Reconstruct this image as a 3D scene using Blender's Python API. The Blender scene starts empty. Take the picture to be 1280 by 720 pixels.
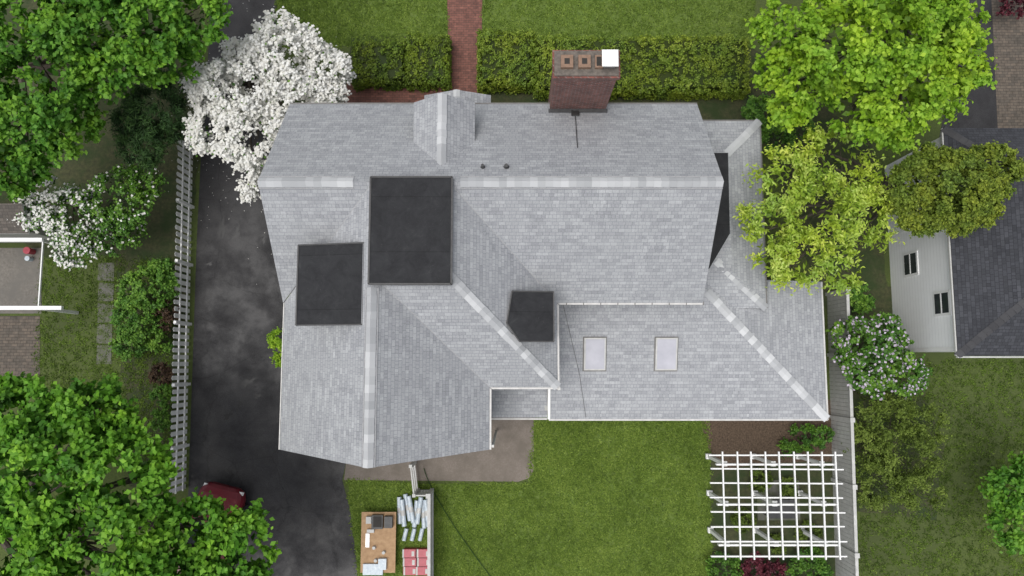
import bpy, math, random
import numpy as np
from mathutils import Vector, Matrix
random.seed(7); RNG=np.random.default_rng(7)
scn=bpy.context.scene
COL=scn.collection
# ---- survey: drone photo measurement at a known height -> metres on site
H=29.0; F=914.0; T=math.radians(6)
def S(px,py,z=0.0):
    u=px-640.0; v=360.0-py; D=H-z
    den=F*math.cos(T)-v*math.sin(T)
    return (u*D/den,(v*math.cos(T)+F*math.sin(T))*D/den)
# ---------------------------------------------------------------- materials
def newmat(name):
    m=bpy.data.materials.new(name); m.use_nodes=True
    nt=m.node_tree; b=nt.nodes['Principled BSDF']; return m,nt,b
def rgba(c): return (c[0],c[1],c[2],1.0)
def ramp(nt,stops):
    r=nt.nodes.new('ShaderNodeValToRGB'); e=r.color_ramp.elements
    while len(e)<len(stops): e.new(0.5)
    for i,(p,c) in enumerate(stops): e[i].position=p; e[i].color=rgba(c)
    return r
def noise(nt,scale,detail=6,rough=0.6,vec=None,dist=0.0):
    n=nt.nodes.new('ShaderNodeTexNoise'); n.inputs['Scale'].default_value=scale
    n.inputs['Detail'].default_value=detail; n.inputs['Roughness'].default_value=rough
    n.inputs['Distortion'].default_value=dist
    if vec is None:
        tc=nt.nodes.new('ShaderNodeTexCoord'); vec=tc.outputs['Object']
    nt.links.new(vec,n.inputs['Vector']); return n
def mix(nt,a,b,fac,mode='MIX'):
    m=nt.nodes.new('ShaderNodeMix'); m.data_type='RGBA'; m.blend_type=mode
    for sock,val in ((m.inputs[0],fac),(m.inputs[6],a),(m.inputs[7],b)):
        if hasattr(val,'is_output'): nt.links.new(val,sock)
        elif isinstance(val,(int,float)): sock.default_value=val
        else: sock.default_value=rgba(val)
    return m.outputs[2]
def bump(nt,b,h,strength=0.3,dist=0.02):
    bp=nt.nodes.new('ShaderNodeBump'); bp.inputs['Strength'].default_value=strength
    bp.inputs['Distance'].default_value=dist
    nt.links.new(h,bp.inputs['Height']); nt.links.new(bp.outputs[0],b.inputs['Normal'])
def nmat(name,c1,c2,scale,rough=0.8,bs=0.2,big=None,bigscale=0.4,metal=0.0):
    m,nt,b=newmat(name)
    n=noise(nt,scale); r=ramp(nt,[(0.3,c1),(0.7,c2)]); nt.links.new(n.outputs[0],r.inputs[0])
    col=r.outputs[0]
    if big:
        n2=noise(nt,bigscale,5,0.65); r2=ramp(nt,[(0.42,(0,0,0)),(0.62,(1,1,1))]); nt.links.new(n2.outputs[0],r2.inputs[0])
        col=mix(nt,col,big,r2.outputs[0])
    nt.links.new(col,b.inputs['Base Color']); b.inputs['Roughness'].default_value=rough
    b.inputs['Metallic'].default_value=metal
    if bs: bump(nt,b,n.outputs[0],bs)
    return m
def shingle(name,c1,c2,mort,stain,bw=0.20,rh=0.118):
    m,nt,b=newmat(name)
    uv=nt.nodes.new('ShaderNodeUVMap'); uv.uv_map='UVMap'
    def brick(w,off,c1,c2,mo,ms):
        br=nt.nodes.new('ShaderNodeTexBrick'); nt.links.new(uv.outputs[0],br.inputs['Vector'])
        br.inputs['Scale'].default_value=1.0; br.inputs['Brick Width'].default_value=w
        br.inputs['Row Height'].default_value=rh; br.inputs['Mortar Size'].default_value=ms
        br.inputs['Mortar Smooth'].default_value=0.8; br.offset=off; br.squash=0.55; br.squash_frequency=3
        br.inputs['Color1'].default_value=rgba(c1); br.inputs['Color2'].default_value=rgba(c2)
        br.inputs['Mortar'].default_value=rgba(mo); return br
    br=brick(bw,.37,c1,c2,mort,.009)
    br2=brick(bw*2.3,.61,(.86,.86,.87),(1.1,1.1,1.09),(1,1,1),0.0)
    c=mix(nt,br.outputs['Color'],br2.outputs['Color'],1.0,'MULTIPLY')
    g=noise(nt,22,6,0.95,uv.outputs[0]); rg=ramp(nt,[(0.34,(0.70,0.70,0.71)),(0.66,(1.22,1.22,1.21))]); nt.links.new(g.outputs[0],rg.inputs[0])
    c=mix(nt,c,rg.outputs[0],1.0,'MULTIPLY')
    l=noise(nt,0.7,5,0.65); rl=ramp(nt,[(0.35,(0,0,0)),(0.7,(1,1,1))]); nt.links.new(l.outputs[0],rl.inputs[0])
    sm=nt.nodes.new('ShaderNodeMath'); sm.operation='MULTIPLY'; sm.inputs[1].default_value=0.35; nt.links.new(rl.outputs[0],sm.inputs[0])
    c=mix(nt,c,stain,sm.outputs[0])
    nt.links.new(c,b.inputs['Base Color']); b.inputs['Roughness'].default_value=0.92
    b.inputs['Specular IOR Level'].default_value=0.25
    bump(nt,b,br.outputs['Fac'],-0.25,0.01)
    return m
M={}
M['shingle']=shingle('asphalt_shingles_grey',(0.43,0.44,0.46),(0.335,0.345,0.365),(0.215,0.225,0.24),(0.335,0.345,0.36))
M['shingle_dark']=shingle('asphalt_shingles_dark',(0.075,0.078,0.09),(0.045,0.047,0.054),(0.02,0.02,0.025),(0.055,0.057,0.065))
M['shingle_brown']=shingle('asphalt_shingles_brown',(0.15,0.13,0.115),(0.10,0.09,0.08),(0.05,0.045,0.04),(0.11,0.10,0.09))
def tintmat(name,stops,rough=0.6,trans=0.0,vary=False):
    m,nt,b=newmat(name)
    a=nt.nodes.new('ShaderNodeAttribute'); a.attribute_name='tint'
    r=ramp(nt,stops); nt.links.new(a.outputs['Fac'],r.inputs[0]); col=r.outputs[0]
    if vary:
        n=noise(nt,0.9,3,0.6); rr=ramp(nt,[(0.35,(0.78,0.87,1.0)),(0.65,(1.22,1.1,0.92))]); nt.links.new(n.outputs[0],rr.inputs[0])
        col=mix(nt,col,rr.outputs[0],1.0,'MULTIPLY')
    nt.links.new(col,b.inputs['Base Color']); b.inputs['Roughness'].default_value=rough
    b.inputs['Specular IOR Level'].default_value=0.25
    if trans>0:
        tr=nt.nodes.new('ShaderNodeBsdfTranslucent'); nt.links.new(col,tr.inputs['Color'])
        ms=nt.nodes.new('ShaderNodeMixShader'); ms.inputs[0].default_value=trans
        out=nt.nodes['Material Output']
        nt.links.new(b.outputs[0],ms.inputs[1]); nt.links.new(tr.outputs[0],ms.inputs[2]); nt.links.new(ms.outputs[0],out.inputs[0])
    return m
M['cap']=tintmat('ridge_cap_shingles',[(0,(0.36,0.37,0.385)),(1,(0.60,0.61,0.62))],0.9)
M['valley']=nmat('valley_shingle_edge',(0.28,0.29,0.30),(0.40,0.40,0.41),20,0.9,0.1)
M['cap_dark']=tintmat('ridge_cap_dark',[(0,(0.05,0.05,0.055)),(1,(0.085,0.085,0.09))],0.9)
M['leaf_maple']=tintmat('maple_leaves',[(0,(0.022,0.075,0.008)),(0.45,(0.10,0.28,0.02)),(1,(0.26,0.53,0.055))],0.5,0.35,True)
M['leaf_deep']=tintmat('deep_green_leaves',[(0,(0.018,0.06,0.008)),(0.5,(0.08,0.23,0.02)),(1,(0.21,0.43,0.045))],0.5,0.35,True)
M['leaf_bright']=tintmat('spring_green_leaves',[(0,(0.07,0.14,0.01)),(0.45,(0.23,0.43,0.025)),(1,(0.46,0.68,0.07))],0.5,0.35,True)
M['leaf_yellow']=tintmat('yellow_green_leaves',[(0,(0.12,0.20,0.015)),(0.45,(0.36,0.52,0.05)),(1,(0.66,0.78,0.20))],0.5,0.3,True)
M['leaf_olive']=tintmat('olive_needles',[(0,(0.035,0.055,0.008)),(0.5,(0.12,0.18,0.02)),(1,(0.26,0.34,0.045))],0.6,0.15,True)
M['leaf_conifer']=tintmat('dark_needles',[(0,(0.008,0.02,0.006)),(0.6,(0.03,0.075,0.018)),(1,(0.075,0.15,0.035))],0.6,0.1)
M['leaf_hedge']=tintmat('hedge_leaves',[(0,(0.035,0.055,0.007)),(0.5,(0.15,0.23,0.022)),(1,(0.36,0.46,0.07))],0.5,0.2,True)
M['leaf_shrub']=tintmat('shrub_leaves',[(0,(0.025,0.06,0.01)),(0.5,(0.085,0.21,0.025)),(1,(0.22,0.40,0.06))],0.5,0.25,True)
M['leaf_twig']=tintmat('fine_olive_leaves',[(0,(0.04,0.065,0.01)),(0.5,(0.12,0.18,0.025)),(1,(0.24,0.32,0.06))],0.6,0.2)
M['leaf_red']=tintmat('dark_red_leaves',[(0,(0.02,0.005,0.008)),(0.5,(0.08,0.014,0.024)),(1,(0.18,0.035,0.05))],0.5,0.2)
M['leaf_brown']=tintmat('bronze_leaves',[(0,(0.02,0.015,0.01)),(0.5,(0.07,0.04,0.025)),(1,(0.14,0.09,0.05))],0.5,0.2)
M['blossom']=tintmat('white_blossom',[(0,(0.62,0.61,0.54)),(0.3,(0.78,0.77,0.72)),(1,(0.88,0.88,0.86))],0.6,0.2)
M['lilac']=tintmat('lilac_blossom',[(0,(0.42,0.36,0.45)),(1,(0.68,0.60,0.72))],0.6,0.2)
M['grass_blade']=tintmat('grass_blades',[(0,(0.045,0.075,0.012)),(0.5,(0.125,0.20,0.026)),(1,(0.27,0.36,0.07))],0.8,0.2)
M['bark']=nmat('bark',(0.05,0.04,0.03),(0.11,0.09,0.07),12,0.9,0.6)
M['ground']=nmat('ground_grass',(0.045,0.066,0.014),(0.10,0.135,0.03),14,0.95,0.5,(0.06,0.08,0.022),0.35)
M['lawn']=nmat('lawn_grass',(0.06,0.10,0.015),(0.14,0.21,0.034),9,0.95,0.5,(0.11,0.16,0.03),0.9)
M['mulch']=nmat('mulch',(0.045,0.03,0.02),(0.15,0.105,0.07),16,0.95,0.8)
M['soil']=nmat('dark_soil',(0.035,0.038,0.018),(0.08,0.085,0.035),8,0.95,0.6,(0.03,0.05,0.014),1.1)  # dark brown-green soil tone of the beds
M['concrete']=nmat('patio_concrete',(0.16,0.135,0.115),(0.23,0.195,0.165),20,0.85,0.15,(0.15,0.128,0.105),1.2)
M['deck']=nmat('worn_deck',(0.13,0.12,0.105),(0.22,0.20,0.175),11,0.85,0.2,(0.15,0.14,0.125),1.2)
M['stone']=nmat('paving_stone',(0.11,0.11,0.095),(0.17,0.165,0.145),10,0.85,0.3,(0.07,0.09,0.03),2.5)
m,nt,b=newmat('rubber_roof_membrane'); M['membrane']=m
n=noise(nt,2.2,8,0.75,dist=0.6); r=ramp(nt,[(0.35,(0.018,0.0185,0.021)),(0.60,(0.030,0.031,0.034)),(0.8,(0.065,0.066,0.068))]); nt.links.new(n.outputs[0],r.inputs[0])
n2=noise(nt,30,5,0.85); r2=ramp(nt,[(0.64,(0,0,0)),(0.72,(1,1,1))]); nt.links.new(n2.outputs[0],r2.inputs[0])
tc=nt.nodes.new('ShaderNodeTexCoord'); br=nt.nodes.new('ShaderNodeTexBrick'); nt.links.new(tc.outputs['Object'],br.inputs['Vector'])
br.inputs['Scale'].default_value=1; br.inputs['Brick Width'].default_value=30; br.inputs['Row Height'].default_value=1.6; br.inputs['Mortar Size'].default_value=.010
br.inputs['Color1'].default_value=(1,1,1,1); br.inputs['Color2'].default_value=(.9,.9,.9,1); br.inputs['Mortar'].default_value=(.6,.6,.6,1)
c=mix(nt,r.outputs[0],(0.22,0.22,0.22),r2.outputs[0])
nt.links.new(mix(nt,c,br.outputs['Color'],1.0,'MULTIPLY'),b.inputs['Base Color']); b.inputs['Roughness'].default_value=0.75; b.inputs['Specular IOR Level'].default_value=.25
bump(nt,b,n.outputs[0],0.15)
m,nt,b=newmat('driveway_asphalt'); M['asphalt']=m
n=noise(nt,0.8,8,0.7,dist=0.5); r=ramp(nt,[(0.36,(0.026,0.025,0.027)),(0.66,(0.046,0.045,0.047))]); nt.links.new(n.outputs[0],r.inputs[0])
n3=noise(nt,55,4,0.85)
r3=ramp(nt,[(0.42,(0.6,0.6,0.6)),(0.72,(1.7,1.7,1.7))]); nt.links.new(n3.outputs[0],r3.inputs[0])
c=mix(nt,r.outputs[0],r3.outputs[0],1.0,'MULTIPLY')
v=nt.nodes.new('ShaderNodeTexVoronoi'); v.feature='DISTANCE_TO_EDGE'; v.inputs['Scale'].default_value=.45
tc=nt.nodes.new('ShaderNodeTexCoord'); nd=noise(nt,1.5,5,.7); nt.links.new(mix(nt,tc.outputs['Object'],nd.outputs['Color'],.25),v.inputs['Vector'])
rv=ramp(nt,[(0.0,(.6,.6,.6)),(0.006,(1,1,1))]); nt.links.new(v.outputs[0],rv.inputs[0])
nt.links.new(mix(nt,c,rv.outputs[0],1.0,'MULTIPLY'),b.inputs['Base Color'])
n2=noise(nt,0.9,6,0.65); r2=ramp(nt,[(0.40,(0.42,0.42,0.42)),(0.65,(0.8,0.8,0.8))]); nt.links.new(n2.outputs[0],r2.inputs[0]); nt.links.new(r2.outputs[0],b.inputs['Roughness'])
b.inputs['Specular IOR Level'].default_value=0.35
bump(nt,b,n3.outputs[0],0.3,0.01)
M['wet']=nmat('wet_asphalt',(0.005,0.005,0.006),(0.011,0.011,0.012),8,0.4,0.1)
def brickmat(name,c1,c2,mo,w,h,ms=0.008,axis='XY'):
    m,nt,b=newmat(name)
    tc=nt.nodes.new('ShaderNodeTexCoord'); vec=tc.outputs['Object']
    if axis=='XZ':
        sp=nt.nodes.new('ShaderNodeSeparateXYZ'); cb=nt.nodes.new('ShaderNodeCombineXYZ')
        nt.links.new(vec,sp.inputs[0])
        ad=nt.nodes.new('ShaderNodeMath'); nt.links.new(sp.outputs[0],ad.inputs[0]); nt.links.new(sp.outputs[1],ad.inputs[1])
        nt.links.new(ad.outputs[0],cb.inputs[0]); nt.links.new(sp.outputs[2],cb.inputs[1]); vec=cb.outputs[0]
    br=nt.nodes.new('ShaderNodeTexBrick'); nt.links.new(vec,br.inputs['Vector'])
    br.inputs['Scale'].default_value=1; br.inputs['Brick Width'].default_value=w; br.inputs['Row Height'].default_value=h; br.inputs['Mortar Size'].default_value=ms
    br.inputs['Color1'].default_value=rgba(c1); br.inputs['Color2'].default_value=rgba(c2); br.inputs['Mortar'].default_value=rgba(mo)
    n=noise(nt,5,5,0.7); rr=ramp(nt,[(0.3,(0.6,0.6,0.6)),(0.7,(1.25,1.25,1.25))]); nt.links.new(n.outputs[0],rr.inputs[0])
    nt.links.new(mix(nt,br.outputs['Color'],rr.outputs[0],1.0,'MULTIPLY'),b.inputs['Base Color']); b.inputs['Roughness'].default_value=0.85
    bump(nt,b,br.outputs['Fac'],-0.5,0.01)
    return m
M['brick_path']=brickmat('brick_paving',(0.24,0.10,0.075),(0.15,0.065,0.05),(0.09,0.055,0.045),0.2,0.1)
M['brick_chim']=brickmat('chimney_brick',(0.27,0.10,0.08),(0.13,0.052,0.044),(0.22,0.18,0.165),0.215,0.085,0.014,'XZ')
M['brick_old']=brickmat('weathered_paver',(0.15,0.12,0.095),(0.10,0.085,0.07),(0.05,0.045,0.035),0.24,0.12)
def siding(name,c,pitch,dk=.6):
    m,nt,b=newmat(name)
    tc=nt.nodes.new('ShaderNodeTexCoord'); sp=nt.nodes.new('ShaderNodeSeparateXYZ'); nt.links.new(tc.outputs['Object'],sp.inputs[0])
    dv=nt.nodes.new('ShaderNodeMath'); dv.operation='DIVIDE'; dv.inputs[1].default_value=pitch; nt.links.new(sp.outputs[2],dv.inputs[0])
    fr=nt.nodes.new('ShaderNodeMath'); fr.operation='FRACT'; nt.links.new(dv.outputs[0],fr.inputs[0])
    r=ramp(nt,[(0.0,tuple(x*dk for x in c)),(0.12,c)]); nt.links.new(fr.outputs[0],r.inputs[0])
    n=noise(nt,3,5,0.7); rr=ramp(nt,[(0.3,(0.95,0.95,0.95)),(0.7,(1.0,1.0,1.0))]); nt.links.new(n.outputs[0],rr.inputs[0])
    nt.links.new(mix(nt,r.outputs[0],rr.outputs[0],1.0,'MULTIPLY'),b.inputs['Base Color']); b.inputs['Roughness'].default_value=0.6
    return m
M['siding']=siding('grey_clapboard',(0.42,0.42,0.40),0.12)
M['siding_white']=siding('white_clapboard',(0.93,0.94,0.95),0.19,.72)
M['white']=nmat('white_paint',(0.80,0.80,0.79),(0.86,0.86,0.85),6,0.5,0.05)
M['white_old']=nmat('weathered_white_paint',(0.42,0.42,0.41),(0.60,0.60,0.58),5,0.6,0.1,(0.48,0.48,0.46),1.5)
M['gutter']=nmat('gutter_metal',(0.50,0.49,0.47),(0.66,0.65,0.63),5,0.5,0.0)
M['edge']=nmat('drip_edge',(0.13,0.125,0.12),(0.20,0.195,0.185),5,0.6,0.0)
M['flash']=nmat('dark_flashing',(0.03,0.03,0.032),(0.06,0.06,0.06),8,0.5,0.05)
M['cement']=nmat('cement_crown',(0.09,0.08,0.07),(0.20,0.17,0.145),9,0.9,0.4)
M['clay']=nmat('clay_flue',(0.20,0.125,0.085),(0.28,0.18,0.125),9,0.8,0.2)
M['dark']=nmat('dark_opening',(0.02,0.018,0.016),(0.04,0.035,0.03),4,0.8,0)
M['plywood']=nmat('plywood',(0.34,0.20,0.10),(0.48,0.31,0.17),7,0.7,0.1)
M['redpack']=nmat('red_wrapper',(0.34,0.03,0.05),(0.44,0.06,0.09),8,0.4,0.1)
M['bluepack']=nmat('pale_blue_wrapper',(0.36,0.44,0.52),(0.60,0.66,0.70),10,0.35,0.2)
M['carred']=nmat('red_car_paint',(0.13,0.010,0.018),(0.17,0.014,0.024),3,0.3,0)
M['tire']=nmat('tyre_rubber',(0.015,0.015,0.015),(0.025,0.025,0.025),9,0.8,0.1)
M['metal']=nmat('steel',(0.35,0.35,0.36),(0.45,0.45,0.46),7,0.35,0,metal=0.8)
m,nt,b=newmat('window_glass'); M['glass']=m
n=noise(nt,2); r=ramp(nt,[(0.3,(0.02,0.025,0.03)),(0.7,(0.05,0.055,0.06))]); nt.links.new(n.outputs[0],r.inputs[0]); nt.links.new(r.outputs[0],b.inputs['Base Color']); b.inputs['Roughness'].default_value=0.08
m,nt,b=newmat('skylight_glazing'); M['skylight']=m
n=noise(nt,1.5); r=ramp(nt,[(0.3,(0.40,0.40,0.45)),(0.7,(0.50,0.50,0.55))]); nt.links.new(n.outputs[0],r.inputs[0]); nt.links.new(r.outputs[0],b.inputs['Base Color']); b.inputs['Roughness'].default_value=0.25
# ---------------------------------------------------------------- mesh helpers
def link(o,parent=None):
    COL.objects.link(o)
    if parent:
        o.parent=parent; o.matrix_parent_inverse=Matrix.Translation(-Vector(parent.location))
    return o
def empty(name,loc):
    e=bpy.data.objects.new(name,None); e.location=loc; e.empty_display_size=0.3; COL.objects.link(e); return e
class MB:
    def __init__(s): s.v=[]; s.f=[]; s.m=[]; s.t=[]; s.uv=[]
    def face(s,pts,mi=0,tint=0.5,uv=None):
        i=len(s.v); s.v+= [tuple(p) for p in pts]; s.t+=[tint]*len(pts)
        s.f.append(tuple(range(i,i+len(pts)))); s.m.append(mi)
        s.uv+= uv if uv else [(p[0],p[1]) for p in pts]
    def box(s,x0,x1,y0,y1,z0,z1,mi=0,tint=0.5):
        p=[Vector((x,y,z)) for z in (z0,z1) for y in (y0,y1) for x in (x0,x1)]
        s.hexa(p,mi,tint)
    def hexa(s,p,mi=0,tint=0.5):
        for q in ((0,2,3,1),(4,5,7,6),(0,1,5,4),(2,6,7,3),(0,4,6,2),(1,3,7,5)):
            s.face([p[k] for k in q],mi,tint)
    def beam(s,a,b,w,h,mi=0,tint=0.5,up=(0,0,1)):
        a=Vector(a); b=Vector(b); d=(b-a).normalized(); up=Vector(up)
        if abs(d.dot(up))>0.99: up=Vector((0,1,0))
        sd=d.cross(up).normalized()*w/2; u=sd.cross(d).normalized()*h/2
        p=[a-sd-u,a+sd-u,b-sd-u,b+sd-u,a-sd+u,a+sd+u,b-sd+u,b+sd+u]
        s.hexa(p,mi,tint)
    def cyl(s,a,b,r0,r1,n=8,mi=0,tint=0.5,caps=True):
        a=Vector(a); b=Vector(b); d=(b-a).normalized()
        x=d.orthogonal().normalized(); y=d.cross(x)
        ra=[a+(x*math.cos(t)+y*math.sin(t))*r0 for t in [2*math.pi*i/n for i in range(n)]]
        rb=[b+(x*math.cos(t)+y*math.sin(t))*r1 for t in [2*math.pi*i/n for i in range(n)]]
        for i in range(n):
            j=(i+1)%n; s.face([ra[i],ra[j],rb[j],rb[i]],mi,tint)
        if caps: s.face(ra[::-1],mi,tint); s.face(rb,mi,tint)
    def obj(s,name,mats,parent=None,smooth=False):
        me=bpy.data.meshes.new(name); me.from_pydata(s.v,[],s.f)
        for mm in mats: me.materials.append(M[mm])
        me.polygons.foreach_set('material_index',s.m)
        at=me.attributes.new('tint','FLOAT','POINT'); at.data.foreach_set('value',s.t)
        ul=me.uv_layers.new(name='UVMap')
        ul.data.foreach_set('uv',np.array(s.uv,dtype=np.float32).ravel())
        if smooth: me.polygons.foreach_set('use_smooth',[True]*len(s.f))
        me.update(); o=bpy.data.objects.new(name,me); return link(o,parent)
def slope_face(mb,pts,eave,mi=0,thick=0.09,edges=(),emi=1):
    P=[Vector(p) for p in pts]; n=(P[1]-P[0]).cross(P[2]-P[0]).normalized()
    if n.z<0: P=P[::-1]; n=-n
    e=Vector(eave).normalized(); e=(e-n*e.dot(n)).normalized(); sd=n.cross(e)
    mb.face(P,mi,0.5,[(p.dot(e),p.dot(sd)) for p in P])
    P0=[Vector(p) for p in pts]
    for i in edges:
        a=P0[i]; b=P0[(i+1)%len(P0)]; dz=Vector((0,0,thick))
        mb.face([a,b,b-dz,a-dz],emi,0.5)
def poly(name,pts,z,mat,parent=None):
    mb=MB(); mb.face([(x,y,z) for x,y in pts],0)
    return mb.obj(name,[mat],parent)
def wobble(pts,amp=0.06,step=0.4):
    out=[]
    for i in range(len(pts)):
        a=Vector(pts[i]); b=Vector(pts[(i+1)%len(pts)]); n=max(1,int((b-a).length/step))
        for k in range(n):
            p=a.lerp(b,k/n); out.append((p.x+random.uniform(-amp,amp),p.y+random.uniform(-amp,amp)))
    return out
def cap(mb,a,b,w,drop,seg=0.22,mi=0,lift=0.02,lo=0.15,hi=0.9):
    a=Vector(a); b=Vector(b); d=(b-a); L=d.length; d.normalize(); n=max(1,int(L/seg))
    sd=Vector((-d.y,d.x,0)).normalized()*w
    for i in range(n):
        p=a+d*L*i/n; q=a+d*(L*(i+1)/n+0.03)
        if (q-a).length>L: q=b
        t=random.uniform(lo,hi); z0=Vector((0,0,lift+0.018)); z1=Vector((0,0,lift)); dn=Vector((0,0,-drop))
        jt=sd*random.uniform(-.06,.06); pc=p+z0; qc=q+z1
        mb.face([pc,pc+sd+jt+dn,qc+sd+jt+dn,qc],mi,t); mb.face([pc,qc,qc-sd+jt+dn,pc-sd+jt+dn],mi,t)
        mb.face([pc+sd+dn,pc,pc-z0*1.6,pc+sd+dn-z0*1.6],mi,0.0); mb.face([pc,pc-sd+dn,pc-sd+dn-z0*1.6,pc-z0*1.6],mi,0.0)
# ---------------------------------------------------------------- HOUSE
house=empty('shingle_roof_house',(0,3,0))
E=5.6; K=0.82; HW=3.295; R=E+K*HW
XW,XE=-7.35,6.12; YS,YN=1.98,8.57; YR=YS+HW
WX0,WX1=-7.30,-0.71; WR=-4.005; WS=-2.65; WSr=-2.85
MX,MY=1.45,-0.71
r=MB()
slope_face(r,[(XW,YN,E),(XE,YN,E),(XE,YR,R),(XW,YR,R)],(1,0,0),edges=(0,1,3))
slope_face(r,[(MX,YS,E),(XE,YS,E),(XE,YR,R),(MX-HW,YR,R)],(1,0,0),edges=(0,1))
slope_face(r,[(XW,YS,E),(WR,YR,R),(XW,YR,R)],(1,0,0),edges=(2,))
slope_face(r,[(WX0,WS,E),(WX0,YS,E),(WR,YR,R),(WR,WSr,R)],(0,1,0),edges=(0,3))
yj=MY+HW
slope_face(r,[(WX1,WS,E),(WX1,MY,E),(WR,yj,R),(WR,WSr,R)],(0,1,0),edges=(0,3))
slope_face(r,[(WX1,MY,E),(MX,MY,E),(MX-HW,yj,R),(WR,yj,R)],(1,0,0),edges=(0,))
slope_face(r,[(MX,MY,E),(MX,YS,E),(MX-HW,YR,R),(MX-HW,yj,R)],(0,1,0),edges=(0,))
r.face([(WR,yj,R),(MX-HW,yj,R),(MX-HW,YR,R),(WR,YR,R)],0)
r.obj('roof',['shingle','edge'],house)
# low roof (single storey)
LE=2.9; SX,SY=11.1,-1.9; k=0.25
r=MB(); yt=2.8; hz=LE+k*(yt-SY); hx=SX-(yt-SY)
slope_face(r,[(1.3,SY,LE),(SX,SY,LE),(hx,yt,hz),(5.85,yt,hz),(5.85,2.26,LE+k*(2.26-SY)),(1.3,2.26,LE+k*(2.26-SY))],(1,0,0),edges=(0,5))
slope_face(r,[(SX,SY,LE),(SX,2.97,LE),(hx,2.97,hz),(hx,yt,hz)],(0,1,0),edges=(0,1))
slope_face(r,[(-0.95,-1.85,LE-0.03),(1.24,-1.85,LE-0.03),(1.24,-0.3,LE+0.2),(-0.95,-0.3,LE+0.2)],(1,0,0),edges=(0,1))
PE=3.76; kp=0.28; PX,PN,PS=8.8,8.62,1.95; d1=1.3; zt=PE+kp*d1
slope_face(r,[(PX,PS,PE),(PX,PN,PE),(PX-d1,PN-d1,zt),(PX-d1,PS+d1,zt)],(0,1,0),edges=(0,))
slope_face(r,[(PX,PN,PE),(5.9,PN,PE),(5.9,PN-d1,zt),(PX-d1,PN-d1,zt)],(1,0,0),edges=(0,))
slope_face(r,[(PX,PS,PE),(5.9,PS,PE),(5.9,PS+d1,zt),(PX-d1,PS+d1,zt)],(1,0,0),edges=(0,))
r.obj('low_roof',['shingle','edge'],house)
r=MB(); zm=zt+.05
mp=[(5.95,3.2),(6.75,3.27),(7.5,4.5),(7.52,7.34),(5.95,7.34)]
r.face([(x,y,zm) for x,y in mp],0)
for i in range(5):
    a,b_=mp[i],mp[(i+1)%5]; r.face([(a[0],a[1],zm),(b_[0],b_[1],zm),(b_[0],b_[1],zm-.2),(a[0],a[1],zm-.2)],0)
r.obj('porch_membrane_roof',['membrane'],house)
r=MB(); r.face([(5.95,3.2,zm-.03),(7.55,3.2,zm-.03),(7.55,7.36,zm-.03),(5.95,7.36,zm-.03)],0); r.obj('porch_upper_roof',['shingle'],house)
# flat membranes
r=MB()
r.box(-4.07,-1.72,2.28,5.38,R-0.35,R+0.10,0)
for a,b in (((-4.07,2.28),(-1.72,2.28)),((-1.72,2.28),(-1.72,5.38)),((-1.72,5.38),(-4.07,5.38)),((-4.07,5.38),(-4.07,2.28))):
    r.beam((a[0],a[1],R+0.09),(b[0],b[1],R+0.09),0.05,0.06,1)
r.obj('flat_roof_deck',['membrane','flash'],house)
def shed(name,pts,zb):
    m_=MB(); top=[Vector(p) for p in pts]; m_.face(top,0)
    for i in range(len(top)):
        a=top[i]; b=top[(i+1)%len(top)]
        m_.face([a,b,b-Vector((0,0,0.10)),a-Vector((0,0,0.10))],1)
        c=sum(top,Vector())/len(top)
        ai=a.lerp(c,0.06); bi=b.lerp(c,0.06)
        m_.face([(ai.x,ai.y,ai.z-0.1),(bi.x,bi.y,bi.z-0.1),(bi.x,bi.y,zb),(ai.x,ai.y,zb)],2)
        m_.beam(a+Vector((0,0,0.01)),b+Vector((0,0,0.01)),0.04,0.03,1)
    return m_.obj(name,['membrane','flash','siding'],house)
shed('west_shed_dormer',[(-6.32,1.15,7.62),(-4.28,1.15,8.05),(-4.28,3.52,8.05),(-6.32,3.52,7.62)],6.2)
shed('east_shed_dormer',[(0.22,0.70,6.9),(1.27,0.70,6.78),(1.27,2.22,6.78),(0.0,2.22,6.95),(-0.16,1.25,6.98)],5.5)
# ridge and hip caps
r=MB(); w=0.145
cap(r,(XW-0.0,YR,R),(-4.6,YR,R),w,w*K)
cap(r,(MX-HW+0.35,YR,R),(XE,YR,R),w,w*K)
cap(r,(WR,WSr,R),(WR,2.2,R),w,w*K)
cap(r,(MX,MY,E),(MX-HW,yj,R),w,w*K*0.62,lo=0,hi=1)
cap(r,(SX,SY,LE),(hx+.3,yt-.3,hz-.075),0.15,0.03,lo=0,hi=1)
cap(r,(PX,PN,PE),(PX-d1,PN-d1,zt),0.14,0.03,lo=0,hi=1)
cap(r,(PX,PS,PE),(PX-d1-.5,PS+d1+.3,zt+.05),0.14,0.03,lo=0,hi=1)
r.obj('ridge_caps',['cap'],house)
r=MB()
for s in (-1,1):
    o=w+.03
    r.beam((XW,YR+s*o,R-o*K+.012),(-4.6,YR+s*o,R-o*K+.012),.03,.03,0); r.beam((MX-HW+.35,YR+s*o,R-o*K+.012),(XE,YR+s*o,R-o*K+.012),.03,.03,0)
    r.beam((WR+s*o,WSr,R-o*K+.012),(WR+s*o,2.2,R-o*K+.012),.03,.03,0)
r.obj('ridge_vent_lips',['valley'],house)
r=MB()
for a,b in (((MX,YS,E),(MX-HW,YR,R)),((WX1,MY,E),(WR,yj,R)),((WX0,YS,E),(WR,YR,R))):
    a=Vector(a);b=Vector(b); r.beam(a-Vector((0,0,0.008)),b-Vector((0,0,0.008)),0.03,0.03,0)
r.obj('valley_shingle_lines',['valley'],house)
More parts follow.
